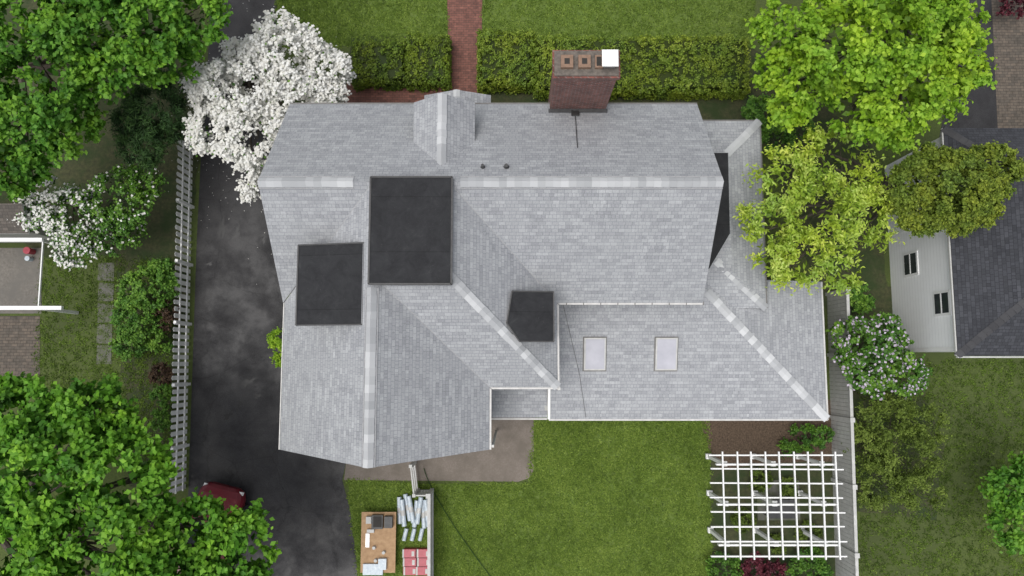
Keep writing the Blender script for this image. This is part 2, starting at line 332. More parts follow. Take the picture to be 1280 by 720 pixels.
# north gable dormer
DX=-2.1; dz=7.80; de=7.02; dh=0.95; dN=8.1
yr_=YN-(dz-E)/K; ye_=YN-(de-E)/K
r=MB()
slope_face(r,[(DX-dh,dN,de),(DX-dh,ye_,de),(DX,yr_,dz),(DX,dN,dz)],(0,1,0),edges=(0,3))
slope_face(r,[(DX+dh,dN,de),(DX+dh,ye_,de),(DX,yr_,dz),(DX,dN,dz)],(0,1,0),edges=(0,3))
r.face([(DX-dh+.15,dN-.2,5.6),(DX+dh-.15,dN-.2,5.6),(DX+dh-.15,dN-.2,de),(DX,dN-.2,dz-.1),(DX-dh+.15,dN-.2,de)],2)
r.face([(DX-dh+.15,dN-.2,5.6),(DX-dh+.15,dN-.2,de),(DX-dh+.15,ye_,de),(DX-dh+.15,ye_,5.6)],2)
r.face([(DX+dh-.15,dN-.2,5.6),(DX+dh-.15,dN-.2,de),(DX+dh-.15,ye_,de),(DX+dh-.15,ye_,5.6)],2)
r.obj('gable_dormer',['shingle','edge','siding'],house)
r=MB(); cap(r,(DX,dN,dz),(DX,yr_,dz),0.14,0.112); r.obj('dormer_ridge_cap',['cap'],house)
# entry portico
r=MB(); px=-2.0; pw=1.22; pz=3.0; pt=3.55; pn=9.86
slope_face(r,[(px-pw,8.2,pz),(px-pw,pn,pz),(px,pn,pt),(px,8.2,pt)],(0,1,0),edges=(0,1))
slope_face(r,[(px+pw,8.2,pz),(px+pw,pn,pz),(px,pn,pt),(px,8.2,pt)],(0,1,0),edges=(0,1))
cap(r,(px,pn,pt),(px,8.35,pt),0.12,0.06,mi=3)
for sx in (-1,1):
    r.box(px+sx*1.0-.08,px+sx*1.0+.08,pn-.35,pn-.19,0.15,pz+.05,2)
r.face([(px-pw+.1,pn-.1,pz),(px+pw-.1,pn-.1,pz),(px,pn-.1,pt-.05)],2)
r.box(px-1.1,px+1.1,8.3,pn-.1,0.0,0.15,4)
r.obj('entry_portico',['shingle','edge','white','cap','concrete'],house)
# walls
r=MB()
r.box(-7.1,5.9,2.25,8.3,0,5.62)
r.box(-7.05,-0.95,-2.35,2.3,0,5.58)
r.box(-1.0,1.2,-0.45,2.3,0,5.55)
r.box(1.15,10.8,-1.6,2.24,0,2.93)
r.box(8.6,10.79,2.2,2.8,0,2.92)
r.box(5.85,8.55,2.2,8.35,0,3.7)
r.box(-0.8,1.18,-1.6,-0.4,0,2.82)
for X in (-7.1,5.9): r.face([(X,2.25,5.6),(X,8.3,5.6),(X,YR,R-.1)])
r.face([(-7.05,-2.35,5.55),(-.95,-2.35,5.55),(WR,-2.35,R-.1)])
r.obj('walls',['siding'],house)
def window(mb,c,w,h,ax,s):
    x,y,z=c
    for (ww,hh,off,mi) in ((w+.18,h+.18,0.03,1),(w,h,0.045,2)):
        if ax=='y': mb.box(x-ww/2,x+ww/2,min(y,y+s*off),max(y,y+s*off),z-hh/2,z+hh/2,mi)
        else: mb.box(min(x,x+s*off),max(x,x+s*off),y-ww/2,y+ww/2,z-hh/2,z+hh/2,mi)
    if ax=='y': mb.box(x-w/2,x+w/2,min(y,y+s*.06),max(y,y+s*.06),z-.025,z+.025,1)
    else: mb.box(min(x,x+s*.06),max(x,x+s*.06),y-w/2,y+w/2,z-.025,z+.025,1)
r=MB()
for x in (-6,-4,-2): 
    for z in (1.5,4.3): window(r,(x,-2.35,z),.9,1.3,'y',-1)
for x in (-6,-4.4,0,4.5):
    for z in (1.5,4.3): window(r,(x,8.3,z),.9,1.3,'y',1)
for x in (3,5,7,9): window(r,(x,-1.6,1.5),1.0,1.3,'y',-1)
for y in (-1,1,4,7): window(r,(-7.1 if y>2 else -7.05,y,4.3),.9,1.3,'x',-1)
window(r,(DX,dN-.2,6.7),.7,.8,'y',1)
r.box(px-.5,px+.5,8.3,8.36,0.15,2.25,3)
r.obj('windows_and_door',['siding','white','glass','redpack'],house)
r=MB()
def gut(a,b,w=.055,mi=0): r.beam(a,b,w,0.08,mi)
g=0.03; zg=E-0.05
gut((MX+g,YS-g,zg),(XE,YS-g,zg)); gut((MX+g,MY-g,zg),(MX+g,YS-g,zg)); gut((WX1+g,MY-g,zg),(MX+g,MY-g,zg)); gut((WX1+g,WS,zg),(WX1+g,MY-g,zg))
gut((XW,YN+g,zg),(XE,YN+g,zg),.05,1); gut((WX0-g,WS,zg),(WX0-g,YS,zg),.03)
gut((1.3,SY-g,LE-.05),(SX+g,SY-g,LE-.05)); gut((SX+g,SY-g,LE-.05),(SX+g,2.97,LE-.05)); gut((PX+g,PS,PE-.05),(PX+g,PN,PE-.05),.05,1); gut((5.9,PN+g,PE-.05),(PX+g,PN+g,PE-.05),.05,1)
gut((-.9,-1.9,LE-.08),(1.24,-1.9,LE-.08))
r.beam((1.30,-1.9,LE+.03),(1.30,-.5,LE+.33),0.09,0.05,2)
r.beam((MX+.05,MY-.05,E-.05),(MX+.05,MY-.05,LE+.3),0.08,0.08); r.beam((WX1+.1,-2.55,E-.05),(WX1+.1,-2.55,0.1),0.08,0.08)
r.beam((SX-.1,SY-.03,LE-.05),(SX-.1,SY-.03,0.1),0.08,0.08)
for i in range(9): 
    x=MX+.3+i*.55; r.beam((x,YS-.07,zg+.03),(x,YS+.03,zg+.05),.03,.02,1)
r.obj('gutters',['gutter','edge','white'],house)
for i,(x0,x1) in enumerate(((2.50,3.25),(4.98,5.73))):
    r=MB(); y0,y1=-0.19,0.93; zf=lambda y:LE+k*(y-SY)
    def sl(x0,x1,y0,y1,lo,hi,mi):
        p=[Vector((x,y,zf(y)+dz)) for dz in (lo,hi) for y in (y0,y1) for x in (x0,x1)]; r.hexa(p,mi)
    sl(x0-.04,x1+.04,y0-.04,y1+.04,-.02,.015,1)
    sl(x0,x1,y0,y1,0,.09,2); sl(x0+.05,x1-.05,y0+.05,y1-.05,.05,.102,0)
    r.obj('skylight_%d'%(i+1),['skylight','edge','white_old'],house)
r=MB()
for (X,Y),q in ((S(604,212,7.6),.045),(S(633,212,7.6),.055)):
    z=E+K*(YN-Y); r.cyl((X,Y,z-.1),(X,Y,z+.24),q,q,10,0); r.cyl((X,Y,z-.1),(X,Y,z+.06),q*2.1,q*1.3,10,0)
r.obj('vent_pipes',['flash'],house)
r=MB()
zs=lambda Y:E+K*(YN-Y)
r.beam((2.05,8.2,zs(8.2)+.03),(2.0,6.6,zs(6.6)+.03),0.022,0.03,0)
r.beam((2.05,8.3,zs(8.3)+.06),(2.05,8.0,zs(8.0)+.06),0.25,0.05,0)
r.beam((1.75,2.1,LE+k*4+.02),(2.35,-.3,LE+k*1.6+.02),0.012,0.012,0);r.beam((2.35,-.3,LE+k*1.6+.02),(2.6,-1.85,LE+.03),0.012,0.012,0)
r.obj('cables',['flash'],house)
# chimney
r=MB(); cx0,cx1,cy0,cy1,cz=1.24,3.05,8.28,8.98,8.7
r.box(cx0,cx1,cy0,cy1,0,cz-.25,0)
r.box(cx0-.04,cx1+.04,cy0-.04,cy1+.04,cz-.25,cz-.12,0); r.box(cx0-.07,cx1+.07,cy0-.07,cy1+.07,cz-.12,cz,0)
r.box(cx0-.02,cx1+.02,cy0-.02,cy1+.02,cz,cz+.06,1)
for i,x in enumerate((1.42,1.92,)):
    r.box(x-.02,x+.33,8.45,8.82,cz+.05,cz+.2,2); r.box(x+.08,x+.23,8.55,8.72,cz+.19,cz+.205,3)
r.box(2.38,2.6,8.45,8.82,cz+.05,cz+.18,2); r.box(2.42,2.56,8.5,8.77,cz+.17,cz+.185,3)
x=2.74
r.box(x-.13,x+.19,8.42,8.84,cz+.2,cz+.45,4); 
r.box(x-.2,x+.26,8.36,8.85,cz+.45,cz+.48,5); r.box(x-.1,x+.16,8.5,8.75,cz,cz+.2,2)
r.box(cx0-.05,cx1+.05,cy0-.12,cy0,5.7,5.98,6)
r.obj('chimney',['brick_chim','cement','clay','dark','metal','white','flash'],house)
# ---------------------------------------------------------------- GROUND
poly('ground',[(-300,-300),(300,-300),(300,300),(-300,300)],0,'ground')
def SP(l,z=0): return [S(a,b,z) for a,b in l]
lawnA=SP([(434,598),(545,606),(660,604),(668,520),(885,520),(888,600),(892,760),(452,760)])
poly('back_lawn',wobble(lawnA,.04),0.004,'lawn')
lawnB=SP([(345,-60),(556,-60),(560,50),(345,62)]); poly('front_lawn',wobble(lawnB,.03),0.004,'lawn')
lawnC=SP([(606,-60),(945,-60),(940,60),(602,50)]); poly('front_lawn',wobble(lawnC,.03),0.004,'lawn')
lawnD=SP([(1072,450),(1400,450),(1400,780),(1072,780)])
poly('driveway',SP([(262,-400),(352,-400),(345,60),(345,110),(365,540),(440,540),(428,600),(438,640),(446,700),(448,900),(225,900),(236,600),(246,300),(252,180),(262,40)]),0.008,'asphalt')
mb=MB()
for (a,b,rr,ecc,rot) in ((278,285,.30,2.4,1.5),(296,292,.22,2.8,1.3),(310,478,.24,2.0,.5),(300,505,.16,1.6,1),(322,495,.18,1.3,.2),(285,520,.2,1.8,.7),(262,330,.14,1.5,.1),(330,300,.12,2.2,1.5)):
    X,Y=S(a,b); pts=[]
    for i in range(30):
        t=2*math.pi*i/30; q=rr*(1+.3*math.sin(3*t+a)+.22*math.sin(5*t+b)+.15*math.sin(9*t+a)); xx=q*math.cos(t)*ecc*.5; yy=q*math.sin(t)*.45
        pts.append((X+xx*math.cos(rot)-yy*math.sin(rot),Y+xx*math.sin(rot)+yy*math.cos(rot),.012))
    mb.face(pts,0)
mb.obj('puddle_stains',['wet'])
poly('brick_path',SP([(555,-200),(606,-200),(602,50),(604,132),(562,132),(560,50)]),0.012,'brick_path')
poly('brick_walk',SP([(425,103),(562,107),(562,160),(425,160)]),0.012,'brick_path')
poly('planting_bed',wobble(SP([(604,95),(950,100),(960,160),(604,160)]),.04),0.004,'soil')
poly('planting_bed',wobble(SP([(440,45),(560,45),(560,106),(432,106)]),.04),0.008,'soil')
poly('concrete_patio',SP([(442,500),(720,500),(667,525),(667,586),(665,593),(660,598),(648,602),(560,601),(430,600)]),0.016,'concrete')
poly('mulch_bed',wobble(SP([(870,500),(1060,500),(1058,575),(900,585),(885,560)]),.05),0.010,'mulch')
poly('pergola_bed',wobble(SP([(888,575),(1056,570),(1062,760),(890,760)]),.05),0.006,'soil')
poly('side_bed',wobble(SP([(145,315),(232,300),(232,600),(160,610)]),.08),0.004,'soil')
poly('tree_bed',wobble(SP([(-60,-60),(255,-60),(250,200),(232,320),(60,320),(-60,250)]),.1),0.006,'soil')
poly('side_yard_bed',wobble(SP([(940,60),(1090,180),(1118,440),(1035,400),(950,160)]),.08),0.007,'soil')
mb=MB()
for i in range(5):
    y=328+i*26; P=SP([(124-i*.6,y),(143-i*.6,y),(142-i*.6,y+23),(123-i*.6,y+23)]); mb.face([(a+random.uniform(-.03,.03),b+random.uniform(-.03,.03),.02) for a,b in P],0)
mb.obj('stepping_stone_path',['stone'])
poly('neighbour_driveway',SP([(1190,-60),(1236,-60),(1248,60),(1248,182),(1172,182),(1190,90)]),0.010,'asphalt')
poly('paver_walk',SP([(1236,-60),(1330,-60),(1330,182),(1248,182)]),0.014,'brick_old')
poly('paver_patio',SP([(-60,395),(50,395),(50,480),(-60,480)]),0.012,'brick_old')
poly('mulch_bed',wobble(SP([(1060,360),(1118,360),(1118,440),(1140,450),(1180,560),(1170,650),(1072,640)]),.08),0.009,'soil')
r=MB()
X0,Y0=S(945,600); X1,Y1=S(1000,650)
r.box(X0,X1,Y1,Y0,0,.05,0); r.box(X0+.2,X0+1.2,Y1+.2,Y1+.9,.68,.72,1)
for a in (.25,1.15):
    for b in (.25,.85): r.cyl((X0+a,Y1+b,.05),(X0+a,Y1+b,.68),.03,.03,6,1)
r.obj('garden_table',['stone','flash'])
def in_poly(P,x,y):
    ins=np.zeros(len(x),bool); n=len(P); j=n-1
    for i in range(n):
        xi,yi=P[i]; xj,yj_=P[j]
        c=((yi>y)!=(yj_>y))&(x<(xj-xi)*(y-yi)/(yj_-yi+1e-12)+xi); ins^=c; j=i
    return ins
def tri_mesh(name,P,mat,Vv,tints,k=3,parent=None):
    n=len(tints); me=bpy.data.meshes.new(name)
    me.vertices.add(n*k); me.vertices.foreach_set('co',Vv.astype(np.float32).ravel())
    me.loops.add(n*k); me.loops.foreach_set('vertex_index',np.arange(n*k,dtype=np.int32))
    me.polygons.add(n); me.polygons.foreach_set('loop_start',np.arange(0,n*k,k,dtype=np.int32))
    try: me.polygons.foreach_set('loop_total',np.full(n,k,dtype=np.int32))
    except Exception: pass
    me.materials.append(M[mat])
    at=me.attributes.new('tint','FLOAT','POINT'); at.data.foreach_set('value',np.repeat(np.clip(tints,0,1),k).astype(np.float32))
    me.update(calc_edges=True); me.validate()
    o=bpy.data.objects.new(name,me); return link(o,parent)
def fbm(x,y):
    s=np.zeros_like(x); a=1
    rr=np.random.default_rng(3)
    for o in range(5):
        f=1.0*1.9**o; p=rr.uniform(0,6,4); th=rr.uniform(0,3)
        xx=x*np.cos(th)-y*np.sin(th); yy=x*np.sin(th)+y*np.cos(th)
        s+=a*np.sin(f*xx+p[0]+1.3*np.sin(f*.7*yy+p[1]))*np.sin(f*yy+p[2]+1.3*np.sin(f*.6*xx+p[3])); a*=.75
    return s
pts=[];bias=[];tj=[]
for P,n,bs_ in ((lawnA,130000,0.10),(lawnB,32000,0.02),(lawnC,36000,0.04),(lawnD,38000,-0.22),(SP([(50,320),(220,320),(215,620),(40,480)]),22000,-0.18)):  # lawnD: darker green, with its shade put into the blade tint
    A=np.array(P); lo=A.min(0); hi=A.max(0)
    c=RNG.uniform(lo,hi,(n//7,2)); c=c[in_poly(P,c[:,0],c[:,1])]; m_=7
    q=np.repeat(c,m_,0)+RNG.normal(0,.055,(len(c)*m_,2)); pts.append(q); bias.append(np.full(len(q),bs_)); tj.append(np.repeat(RNG.normal(0,.11,len(c)),m_))
pts=np.vstack(pts); bias=np.concatenate(bias); tj=np.concatenate(tj); n=len(pts)
ang=RNG.uniform(0,2*np.pi,n); h=RNG.uniform(.02,.06,n); w=RNG.uniform(.012,.034,n); lean=RNG.uniform(.02,.10,n)
dx,dy=np.cos(ang),np.sin(ang); b0=np.c_[pts,np.full(n,.005)]
Vv=np.stack([b0+np.c_[-dy*w,dx*w,np.zeros(n)],b0+np.c_[dy*w,-dx*w,np.zeros(n)],b0+np.c_[dx*lean,dy*lean,h]],1)
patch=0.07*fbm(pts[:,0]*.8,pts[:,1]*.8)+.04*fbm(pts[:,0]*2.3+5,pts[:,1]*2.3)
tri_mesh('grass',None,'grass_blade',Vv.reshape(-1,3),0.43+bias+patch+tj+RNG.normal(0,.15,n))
# ---------------------------------------------------------------- FOLIAGE
def unit(a): return a/np.maximum(np.linalg.norm(a,axis=1,keepdims=True),1e-9)
def leaf_obj(name,p,nrm,L,W,tint,mat,parent):
    n=len(p); t=unit(np.cross(nrm,RNG.normal(0,1,(n,3)))); b=np.cross(nrm,t)
    L=L[:,None]; W=W[:,None]; dr=nrm*L*.25
    Vv=np.stack([p-t*L-dr,p+b*W-t*L*.1,p+t*L-dr,p-b*W-t*L*.1],1)
    return tri_mesh(name,None,mat,Vv.reshape(-1,3),tint,4,parent)
n=700; q=np.c_[RNG.normal(0,1,n),RNG.normal(0,1,n)]; bx,by=S(325,150)
q=np.c_[bx+q[:,0]*1.8,by+q[:,1]*2.0,np.full(n,.022)]
q=q[~((q[:,0]>-7.4)&(q[:,1]<8.7))]; n=len(q)
leaf_obj('fallen_petals',q,unit(RNG.normal(0,.15,(n,3))+np.array([0,0,1])),RNG.uniform(.010,.022,n),RNG.uniform(.010,.018,n),RNG.uniform(0,1,n),'blossom',None)
def crown(lobes,leaf=0.1,cl_r=0.42,shoots=10,lps=7,dens=1.0,cull=True,tb=0.0):
    Ps=[];Ns=[];Ts=[];Ss=[]
    C=np.array([[*S(a,b,z),z] for a,b,z,rp in lobes]); RR=np.array([rp*(H-z)/F for a,b,z,rp in lobes])
    for c,rad in zip(C,RR):
        k=max(4,int(dens*2.4*math.pi*rad*rad/(math.pi*(cl_r*.75)**2)*.8))
        d=RNG.normal(0,1,(k*2,3)); d[:,2]=np.abs(d[:,2])*1.0-.35; d=unit(d)[:k]
        cr=rad-cl_r*.7
        cc=c+d*np.array([1,1,.75])*max(cr,.1)*RNG.uniform(.78,1.1,(k,1))
        for ci,di in zip(cc,d):
            t0=RNG.normal(0,.12)
            sd=unit(RNG.normal(0,.75,(shoots,3))+di*.9+np.array([0,0,.35]))
            ln=cl_r*RNG.uniform(.6,1.25,(shoots,1))
            tt=np.linspace(.15,1,lps)[None,:,None]
            p=ci+sd[:,None,:]*ln[:,:,None]*tt+RNG.normal(0,leaf*.45,(shoots,lps,3))
            nn=np.broadcast_to(sd[:,None,:]*.4,p.shape)+np.array([0,0,.7])+RNG.normal(0,.45,p.shape)
            Ps.append(p.reshape(-1,3)); Ns.append(nn.reshape(-1,3))
            Ts.append((0.30+t0+.36*np.broadcast_to(tt,(shoots,lps,1))+RNG.normal(0,.12,(shoots,lps,1))).ravel())  # lighter new growth at tips; darker inward, crown shade put into the tint
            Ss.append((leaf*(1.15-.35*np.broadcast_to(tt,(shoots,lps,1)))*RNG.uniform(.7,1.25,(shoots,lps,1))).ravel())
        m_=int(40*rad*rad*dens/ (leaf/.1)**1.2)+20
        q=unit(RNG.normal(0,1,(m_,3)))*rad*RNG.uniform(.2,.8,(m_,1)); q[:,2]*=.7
        Ps.append(c+q); Ns.append(RNG.normal(0,.5,(m_,3))+np.array([0,0,1])); Ts.append(RNG.uniform(.05,.3,m_)); Ss.append(np.full(m_,leaf*1.4))  # inner leaves tinted dark: shade inside the crown put into their colour
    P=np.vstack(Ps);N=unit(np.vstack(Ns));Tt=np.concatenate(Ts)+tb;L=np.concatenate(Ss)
    if cull:
        keep=np.ones(len(P),bool)
        for c,rad in zip(C,RR):
            q=(P-c)/np.array([1,1,.75]); keep&=~((np.linalg.norm(q,axis=1)<rad*.5)&(RNG.random(len(P))<.75))
        P,N,Tt,L=P[keep],N[keep],Tt[keep],L[keep]
    return P,N,Tt,L,C,RR
def trunk(base,C,RR,r0,parent):
    mb=MB(); bx,by=base; zc=C[:,2].mean()*.45
    j=Vector((bx+.1,by+.05,zc)); mb.cyl((bx,by,-.05),(bx+.03,by,.35),r0*1.35,r0,10); mb.cyl((bx+.03,by,.35),j,r0,r0*.7,10)
    for c,rad in zip(C,RR):
        c=Vector(c)-Vector((0,0,rad*.25)); mid=j.lerp(c,.55)+Vector((random.uniform(-.2,.2),random.uniform(-.2,.2),-.15))
        mb.cyl(j,mid,r0*.45,r0*.28,7); mb.cyl(mid,c,r0*.28,r0*.1,6)
        for _ in range(4):
            e=c+Vector((random.uniform(-1,1),random.uniform(-1,1),random.uniform(-.2,.6)))*rad*.65; mb.cyl(mid.lerp(c,.6),e,r0*.1,r0*.03,5)
    mb.obj('trunk_and_limbs',['bark'],parent,True)
def tree(name,lobes,mat,base=None,r0=.18,white=None,wfrac=0,wmat='blossom',wsize=.06,wr=.7,**kw):
    P,N,Tt,L,C,RR=crown(lobes,**kw)
    if base is None: base=tuple(C[:,:2].mean(0))
    e=empty(name,(base[0],base[1],0))
    if wfrac>0:
        msk=RNG.random(len(P))<(wfrac if not callable(white) else wfrac*white(P))
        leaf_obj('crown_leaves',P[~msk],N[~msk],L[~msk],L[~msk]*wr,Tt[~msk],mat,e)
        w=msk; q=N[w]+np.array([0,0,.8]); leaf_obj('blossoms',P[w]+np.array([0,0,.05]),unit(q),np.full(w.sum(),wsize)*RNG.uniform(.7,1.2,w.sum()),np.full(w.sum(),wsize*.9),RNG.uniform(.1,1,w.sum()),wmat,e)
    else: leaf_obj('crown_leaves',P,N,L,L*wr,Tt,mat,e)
    trunk(base,C,RR,r0,e); return e
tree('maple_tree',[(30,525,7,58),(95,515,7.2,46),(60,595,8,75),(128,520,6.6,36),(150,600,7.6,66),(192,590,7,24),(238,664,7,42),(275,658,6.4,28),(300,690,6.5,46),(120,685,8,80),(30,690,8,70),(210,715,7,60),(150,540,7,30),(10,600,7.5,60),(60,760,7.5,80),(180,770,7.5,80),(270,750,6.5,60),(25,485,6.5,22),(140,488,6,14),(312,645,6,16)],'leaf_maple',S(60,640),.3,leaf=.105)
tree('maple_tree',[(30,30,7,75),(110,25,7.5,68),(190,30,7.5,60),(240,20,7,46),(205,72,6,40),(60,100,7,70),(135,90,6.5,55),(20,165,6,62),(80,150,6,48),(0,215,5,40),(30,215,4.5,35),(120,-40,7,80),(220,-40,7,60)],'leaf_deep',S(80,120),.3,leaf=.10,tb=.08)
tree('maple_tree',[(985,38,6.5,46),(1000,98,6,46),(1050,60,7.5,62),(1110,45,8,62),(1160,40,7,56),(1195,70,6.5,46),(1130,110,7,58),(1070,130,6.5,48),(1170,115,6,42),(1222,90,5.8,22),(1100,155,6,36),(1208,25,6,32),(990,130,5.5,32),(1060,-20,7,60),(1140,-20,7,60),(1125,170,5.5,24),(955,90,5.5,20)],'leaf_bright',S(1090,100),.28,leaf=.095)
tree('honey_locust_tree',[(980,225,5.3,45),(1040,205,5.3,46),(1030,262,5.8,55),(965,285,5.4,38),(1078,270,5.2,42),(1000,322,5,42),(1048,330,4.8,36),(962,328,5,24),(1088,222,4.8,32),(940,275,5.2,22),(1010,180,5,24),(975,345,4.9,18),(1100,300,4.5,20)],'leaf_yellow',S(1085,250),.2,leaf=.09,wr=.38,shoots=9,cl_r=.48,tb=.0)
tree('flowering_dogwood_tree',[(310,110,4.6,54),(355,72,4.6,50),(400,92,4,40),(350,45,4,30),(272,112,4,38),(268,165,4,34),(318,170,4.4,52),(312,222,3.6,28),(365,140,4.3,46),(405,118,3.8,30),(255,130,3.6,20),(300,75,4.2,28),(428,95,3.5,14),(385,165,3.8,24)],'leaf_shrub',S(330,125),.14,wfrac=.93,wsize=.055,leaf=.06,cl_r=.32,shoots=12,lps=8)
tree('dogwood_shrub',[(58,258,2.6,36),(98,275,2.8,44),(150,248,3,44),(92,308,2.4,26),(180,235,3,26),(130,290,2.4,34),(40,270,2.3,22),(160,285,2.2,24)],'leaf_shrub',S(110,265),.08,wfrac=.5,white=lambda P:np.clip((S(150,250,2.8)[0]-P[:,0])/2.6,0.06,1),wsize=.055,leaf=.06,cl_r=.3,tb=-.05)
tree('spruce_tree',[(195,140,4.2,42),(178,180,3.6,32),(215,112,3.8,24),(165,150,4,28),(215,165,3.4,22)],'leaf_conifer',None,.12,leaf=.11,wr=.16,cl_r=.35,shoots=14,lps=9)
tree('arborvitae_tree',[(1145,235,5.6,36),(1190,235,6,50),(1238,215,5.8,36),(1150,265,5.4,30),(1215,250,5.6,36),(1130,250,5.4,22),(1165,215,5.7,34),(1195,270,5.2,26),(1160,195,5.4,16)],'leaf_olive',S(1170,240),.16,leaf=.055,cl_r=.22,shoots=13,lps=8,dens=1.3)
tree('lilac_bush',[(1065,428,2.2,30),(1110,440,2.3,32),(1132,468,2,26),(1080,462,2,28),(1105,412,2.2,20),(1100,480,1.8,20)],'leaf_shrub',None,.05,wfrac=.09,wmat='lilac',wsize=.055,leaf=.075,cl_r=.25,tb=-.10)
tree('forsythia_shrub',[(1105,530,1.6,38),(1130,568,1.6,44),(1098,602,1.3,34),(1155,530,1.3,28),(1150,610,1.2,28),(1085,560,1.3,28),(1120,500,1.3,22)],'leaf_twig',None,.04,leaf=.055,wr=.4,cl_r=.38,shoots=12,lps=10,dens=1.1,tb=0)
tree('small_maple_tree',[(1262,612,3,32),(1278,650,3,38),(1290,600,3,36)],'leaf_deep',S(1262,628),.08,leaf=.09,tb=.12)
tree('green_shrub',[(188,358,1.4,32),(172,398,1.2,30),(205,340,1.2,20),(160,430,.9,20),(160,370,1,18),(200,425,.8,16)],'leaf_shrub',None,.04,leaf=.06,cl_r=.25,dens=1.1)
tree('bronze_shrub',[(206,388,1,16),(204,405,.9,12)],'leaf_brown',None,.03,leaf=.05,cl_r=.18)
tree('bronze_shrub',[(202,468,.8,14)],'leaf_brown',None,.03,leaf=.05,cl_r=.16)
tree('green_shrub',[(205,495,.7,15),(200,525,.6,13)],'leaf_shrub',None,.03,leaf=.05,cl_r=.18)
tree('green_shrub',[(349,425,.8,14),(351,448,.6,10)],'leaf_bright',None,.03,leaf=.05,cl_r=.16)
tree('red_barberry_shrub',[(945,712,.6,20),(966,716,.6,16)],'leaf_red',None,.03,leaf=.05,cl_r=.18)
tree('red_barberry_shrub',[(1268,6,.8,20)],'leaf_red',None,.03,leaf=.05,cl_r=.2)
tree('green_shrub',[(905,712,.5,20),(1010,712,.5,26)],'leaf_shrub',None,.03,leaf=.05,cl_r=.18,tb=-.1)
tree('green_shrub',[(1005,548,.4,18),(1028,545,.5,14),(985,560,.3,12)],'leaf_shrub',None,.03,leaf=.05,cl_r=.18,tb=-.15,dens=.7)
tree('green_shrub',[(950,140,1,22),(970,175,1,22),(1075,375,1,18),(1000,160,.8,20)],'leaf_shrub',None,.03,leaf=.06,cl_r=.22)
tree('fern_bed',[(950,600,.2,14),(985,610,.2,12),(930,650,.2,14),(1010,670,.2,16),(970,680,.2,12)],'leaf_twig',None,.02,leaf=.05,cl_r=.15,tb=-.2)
def hedge(px0,px1,py0,py1,h,tb=0.0):
    (x0,y1)=S(px0,py0,h); (x1,y0)=S(px1,py1,h)
    e=empty('boxwood_hedge',((x0+x1)/2,(y0+y1)/2,0)); ins=.16
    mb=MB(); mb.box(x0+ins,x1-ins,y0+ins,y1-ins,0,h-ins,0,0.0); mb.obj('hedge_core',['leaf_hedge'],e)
    def surf(n):
        at=(x1-x0)*(y1-y0); al=(x1-x0)*h; aw=(y1-y0)*h; ar=np.array([at,al,al,aw,aw]); c=RNG.choice(5,n,p=ar/ar.sum()); a=RNG.random(n); b=RNG.random(n)
        X=np.select([c<3,c==3,c==4],[x0+a*(x1-x0),np.full(n,x0),np.full(n,x1)]); Y=np.select([c==0,c==1,c==2,c>2],[y0+b*(y1-y0),np.full(n,y0),np.full(n,y1),y0+a*(y1-y0)])
        Z=np.where(c==0,h,b*h); Nn=np.array([[0,0,1.],[0,-1,.4],[0,1,.4],[-1,0,.4],[1,0,.4]])[c]
        return np.c_[X,Y,Z],unit(Nn)
    area=(x1-x0)*(y1-y0)+2*h*(x1-x0+y1-y0)
    k=int(area*50); Pc,Nc=surf(k)
    un=.06*fbm(Pc[:,0]*1.4,Pc[:,1]*1.4); Pc[:,2]+=un*(Pc[:,2]>h*.5)
    ex=np.minimum(Pc[:,0]-x0,x1-Pc[:,0]); ey=np.minimum(Pc[:,1]-y0,y1-Pc[:,1]); ed=np.clip(np.minimum(ex,ey),0,.2); Pc[:,2]-=(Pc[:,2]>h*.7)*(.2-ed)*.5
    Pc-=Nc*RNG.uniform(.05,.15,(k,1))
    m=15; q=unit(RNG.normal(0,.6,(k*m,3))+np.repeat(Nc,m,0)*.9); rad=RNG.uniform(.04,.17,(k*m,1))
    P=np.repeat(Pc,m,0)+q*rad; N=unit(q+RNG.normal(0,.4,q.shape)+np.array([0,0,.4])); n=len(P)
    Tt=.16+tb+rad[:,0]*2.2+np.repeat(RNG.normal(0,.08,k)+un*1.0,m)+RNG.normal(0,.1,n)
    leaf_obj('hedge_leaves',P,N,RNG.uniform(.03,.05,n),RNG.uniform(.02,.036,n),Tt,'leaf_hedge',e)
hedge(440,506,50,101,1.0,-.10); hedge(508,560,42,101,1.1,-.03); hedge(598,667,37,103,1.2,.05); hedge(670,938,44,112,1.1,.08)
# ---------------------------------------------------------------- FENCES
def picket(a,b,h,sp,w,name,rails=(.3,.9),pmat='white'):
    mb=MB(); a=Vector((*a,0)); b=Vector((*b,0)); L=(b-a).length; d=(b-a)/L; n=int(L/sp); off=Vector((d.y,-d.x,0))*.03
    for i in range(n+1):
        p=a+d*sp*i; hh=h+random.uniform(-.015,.015); lx=off.normalized()*random.uniform(-.02,.02)
        mb.beam(p,p+Vector((0,0,hh-.06))+lx,w,.022,0,up=tuple(off)); 
        q=p+Vector((0,0,hh-.06))+lx; o=off.normalized()*.011; ww=d*w/2
        mb.face([q-ww+o,q+ww+o,q+Vector((0,0,.07))+o],0); mb.face([q-ww-o,q+Vector((0,0,.07))-o,q+ww-o],0)
        if i%9==0: mb.beam(p-off*2.2,p-off*2.2+Vector((0,0,h+.03)),.1,.1,0,up=tuple(off)); 
    for z in rails: mb.beam(a-off+Vector((0,0,z)),b-off+Vector((0,0,z)),.04,.08,0)
    mb.obj(name,[pmat])
picket(S(241,188),S(232,612),1.35,.262,.16,'picket_fence')
